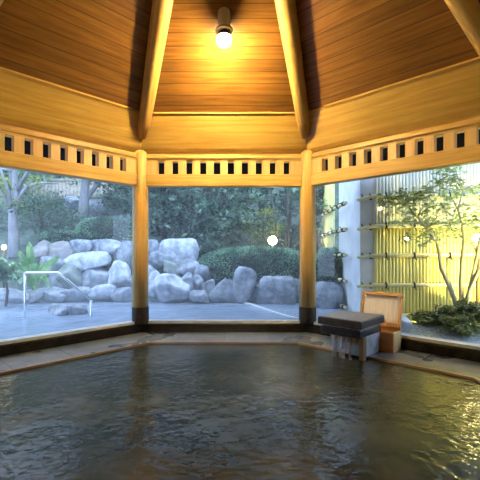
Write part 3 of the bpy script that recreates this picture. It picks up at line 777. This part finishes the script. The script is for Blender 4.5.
while k * .06 < L_:
    p = e0 + dv * (k * .06); mb.tube([p + Vector((0, 0, -.1)), p + Vector((0, 0, 2.9))], .028, 8, off=k); k += 1
mb.build('cane_panel', M['bamboo'], t)
for j, py in enumerate((196.5, 226.5, 255.5, 285, 315)):
    z = at(0, py, FY).z
    rl = MB().tube([s0 + nv * .06 + Vector((0, 0, z)), s0.lerp(s1, .5) + nv * .06 + Vector((0, 0, z)), s1 + nv * .06 + Vector((0, 0, z))], .034, 8).build('rail', M['bamboo_upper'], t)
    rr = random.Random(j)
    for q in range(7):
        p = s0 + dv * (.15 + .42 * q) + nv * .07 + Vector((0, 0, z)); kb = MB(); kb.tube([p - dv * .03, p + dv * .03], .045, 8)
        for _ in range(2): kb.tube([p, p + Vector((-.05 - rr.uniform(0, .05), rr.uniform(-.12, .12), rr.uniform(-.05, .1)))], .009, 5)
        kb.build('rope_knot', M['rope'], rl)

# gravel bed with planting mound
mb = MB(); gp = [(1.75, 5.72), (3.3, 3.9), (6.2, 3.9), (6.2, 6.4), (2.4, 6.4)]
nx, ny = 40, 30
def gz(x, y): return -.03 + .33 * math.exp(-(((x - 3.45) / .62) ** 2 + ((y - 5.35) / .42) ** 2)) + .01 * noise.noise((x * 9, y * 9, 0))
for j in range(ny + 1):
    for i in range(nx + 1):
        y = 3.2 + 3.1 * j / ny; xa = max(6.74 + .3 - y + .10, 1.7); xx = xa + (6.2 - xa) * i / nx
        mb.v.append((xx, y, gz(xx, y)))
for j in range(ny):
    for i in range(nx):
        a = j * (nx + 1) + i; mb.face((a, a + 1, a + nx + 2, a + nx + 1), [(0, 0)] * 4, True)
tag(mb.build('ground_gravel', M['gravel']), kind='structure')

# small multi-stemmed tree
base = at(462, 303, 5.35)
t = thing('slender_tree', 'slender multi-stemmed tree with airy leaves before the bamboo fence', 'tree', base, 0)
stems = (((458, 309), (451, 290), (441, 268), (439, 250), (436, 240), (427, 228), (417, 217), (406, 204)),
         ((462, 308), (461, 285), (462, 262), (464, 240), (462, 225), (458, 210), (463, 190)),
         ((466, 308), (472, 280), (477, 255), (481, 232), (486, 210)),
         ((464, 308), (470, 290), (478, 272), (490, 250)))
tips = []
for si, st in enumerate(stems):
    pts = [at(px, py, 5.35 + .05 * math.sin(i + si)) - base for i, (px, py) in enumerate(st)]
    n = len(pts); MB().tube(pts, [.036 * (1 - .75 * i / (n - 1)) for i in range(n)], 10).build('stem', M['bark_maple'], t)
    tips.append(pts)
tw = MB(); rnd = random.Random(4); lc = []
spr = ((390, 200), (398, 196), (405, 199), (412, 205), (420, 198), (428, 205), (415, 215), (405, 214), (432, 214), (440, 205), (448, 198), (440, 185), (446, 176), (452, 182), (436, 192), (455, 195),
       (465, 206), (470, 215), (460, 220), (450, 222), (440, 225), (432, 230), (425, 222), (420, 235), (412, 238), (430, 242), (445, 232), (455, 235), (470, 226), (478, 222), (476, 232), (448, 212), (466, 190), (474, 196),
       (480, 188), (428, 190), (404, 222), (470, 242), (452, 170), (440, 170), (410, 192), (396, 206), (484, 215), (490, 205))
for i, (px, py) in enumerate(spr):
    e = at(px, py, 5.35 + rnd.uniform(-.45, .4)) - base
    best = min((p for pp in tips for p in pp[2:]), key=lambda p: (p - e).length + max(0, p.z - e.z) * 2)
    tw.tube([best, best.lerp(e, .5) + Vector((0, 0, .05)), e], [.011, .008, .004], 6)
    rng = np.random.default_rng(100 + i); m_ = rng.integers(20, 36)
    lc.append(np.array(e) + rng.normal(size=(m_, 3)) * np.array([.11, .10, .035]))
tw.build('twigs', M['bark_maple'], t)
leaves(np.concatenate(lc), .10, 77, .6, 2.4, 'foliage', M['leaf_maple'], t, droop=.2)
# juniper shrubs on the mound
for i, (px, py, rx, rz, d, lab) in enumerate(((446, 316, .30, .14, 5.15, 'low sprawling shrub on the mound, left of the slender tree stems'),
                                              (470, 313, .34, .18, 5.0, 'low sprawling shrub in front of the slender tree stems'),
                                              (462, 325, .30, .11, 4.72, 'low sprawling shrub at the front edge of the mound by the window sill'),
                                              (428, 319, .20, .08, 5.2, 'small ground-hugging tuft at the left tip of the mound'),
                                              (492, 318, .30, .18, 4.8, 'low sprawling shrub at the right picture edge'))):
    c = at(px, py, d); t = thing('juniper_shrub', lab, 'shrub', (c.x, c.y, gz(c.x, c.y)), 0, 'low shrubs below the slender tree')
    MB().tube([(0, 0, -.02), (.02, 0, .05), (0, .02, .1)], [.02, .016, .01], 6).build('stem', M['bark'], t)
    leaves(crown(300 + i, (0, 0, c.z - gz(c.x, c.y)), (rx, .24, rz), 40, 30, .075), .075, 300 + i, .5, 3.6, 'foliage', M['juniper'], t)
# globe lamp behind the slender tree, then unseen spots added to light the fences
for x, y, lab in ((3.77, 5.5, 'garden lamp behind the slender tree at the right picture edge, lighting the fence'), (2.95, 5.75, None)):
    if lab is None: continue
    globe_lamp(Vector((x, y, 1.26)), .065, lab, 'fence_bulb', gz(x, y))
def spot(name, loc, target, energy, color, size, blend=.6, rad=.05):
    l = bpy.data.lights.new(name, 'SPOT'); l.energy = energy; l.color = color; l.spot_size = size; l.spot_blend = blend; l.shadow_soft_size = rad
    o = bpy.data.objects.new(name, l); COL.objects.link(o); o.location = loc
    o.rotation_euler = (Vector(target) - Vector(loc)).to_track_quat('-Z', 'Y').to_euler(); return o
spot('fence_fill_spot', (3.9, 4.55, .12), (3.7, FY, .75), 430, (1.0, .80, .22), math.radians(120))  # added fill without a fixture, yellows the bamboo fence
spot('fence_fill_spot', (2.75, 5.25, .06), (2.9, FY, .7), 190, (1.0, .80, .22), math.radians(130))  # second added fill, evens the yellow at the fence's left end
spot('side_fence_fill_spot', (1.75, 9.0, 1.2), (2.6, 9.4, 1.9), 32, (1.0, .78, .25), math.radians(120))  # unseen spot added to yellow the side fence

# ------------------------------------------------------------------ steam over the outdoor pool
M['steam_low'] = steam('pool_steam', .14, (.86, .93, 1.0), .55)
mb = MB(); mb.box(-10, 2.3, 5.75, 16, -.02, 2.6)
tag(mb.build('steam', M['steam_low']), 'thin bluish steam hanging over the outdoor pool', 'steam', kind='stuff')

def puff(name, c, r, dens, lab):
    m, nt, out = newmat(name); L = nt.links.new
    tc = N(nt, 'ShaderNodeTexCoord'); ln = N(nt, 'ShaderNodeVectorMath', operation='LENGTH'); L(tc.outputs['Object'], ln.inputs[0])
    n1 = N(nt, 'ShaderNodeTexNoise', Scale=2.2, Detail=3.0); L(tc.outputs['Object'], n1.inputs['Vector'])
    mr = N(nt, 'ShaderNodeMapRange', interpolation_type='SMOOTHSTEP'); L(ln.outputs['Value'], mr.inputs[0])
    for i, v in ((1, 1.0), (2, .1), (3, 0.0), (4, dens)): mr.inputs[i].default_value = v
    sc = N(nt, 'ShaderNodeVolumeScatter'); L(math_(nt, 'MULTIPLY', mr.outputs[0], ramp(nt, n1.outputs[0], [(.38, (.0,) * 3), (.68, (1.6,) * 3)])), sc.inputs['Density']); L(sc.outputs[0], out.inputs['Volume'])
    mb = MB(); mb.lathe([(math.sin(PI * i / 10), -math.cos(PI * i / 10)) for i in range(11)], 20)
    o = mb.build('steam_puff', m); o.location = c; o.scale = r; return tag(o, lab, 'steam', kind='stuff')
puff('bath_steam', (.42, 2.75, .06), (.55, .5, .2), 1.5, 'faint puff of steam over the bath water in front of the bather')
puff('bath_steam', (-.05, 3.9, .08), (1.2, .6, .22), .35, 'thin veil of steam over the far part of the bath')

# ------------------------------------------------------------------ daylight and camera
w = bpy.data.worlds.new('dusk'); S.world = w; w.use_nodes = True
nt = w.node_tree; nt.nodes.clear()
tc = nt.nodes.new('ShaderNodeTexCoord'); sx = nt.nodes.new('ShaderNodeSeparateXYZ'); nt.links.new(tc.outputs['Generated'], sx.inputs[0])
bg = nt.nodes.new('ShaderNodeBackground'); o_ = nt.nodes.new('ShaderNodeOutputWorld')
nt.links.new(ramp(nt, sx.outputs[2], [(.0, (.42, .56, .78)), (.5, (.50, .66, .95)), (1, (.58, .74, 1.0))]), bg.inputs[0]); bg.inputs[1].default_value = 5.0
nt.links.new(bg.outputs[0], o_.inputs[0])

cam = bpy.data.cameras.new('camera'); co = bpy.data.objects.new('camera', cam); COL.objects.link(co)
co.location = (0, 0, EYE); co.rotation_euler = (PI / 2, 0, 0)
cam.sensor_width = 36; cam.lens = F / 480 * 36; cam.shift_x = (240 - CX) / 480; cam.shift_y = (CY - 240) / 480
cam.clip_start = .02
S.camera = co
S.view_settings.view_transform = 'Standard'
S.view_settings.look = 'None'
S.view_settings.exposure = 0.0
S.cycles.use_denoising = True
S.cycles.max_bounces = 8
S.cycles.sample_clamp_indirect = 6
S.cycles.caustics_reflective = False
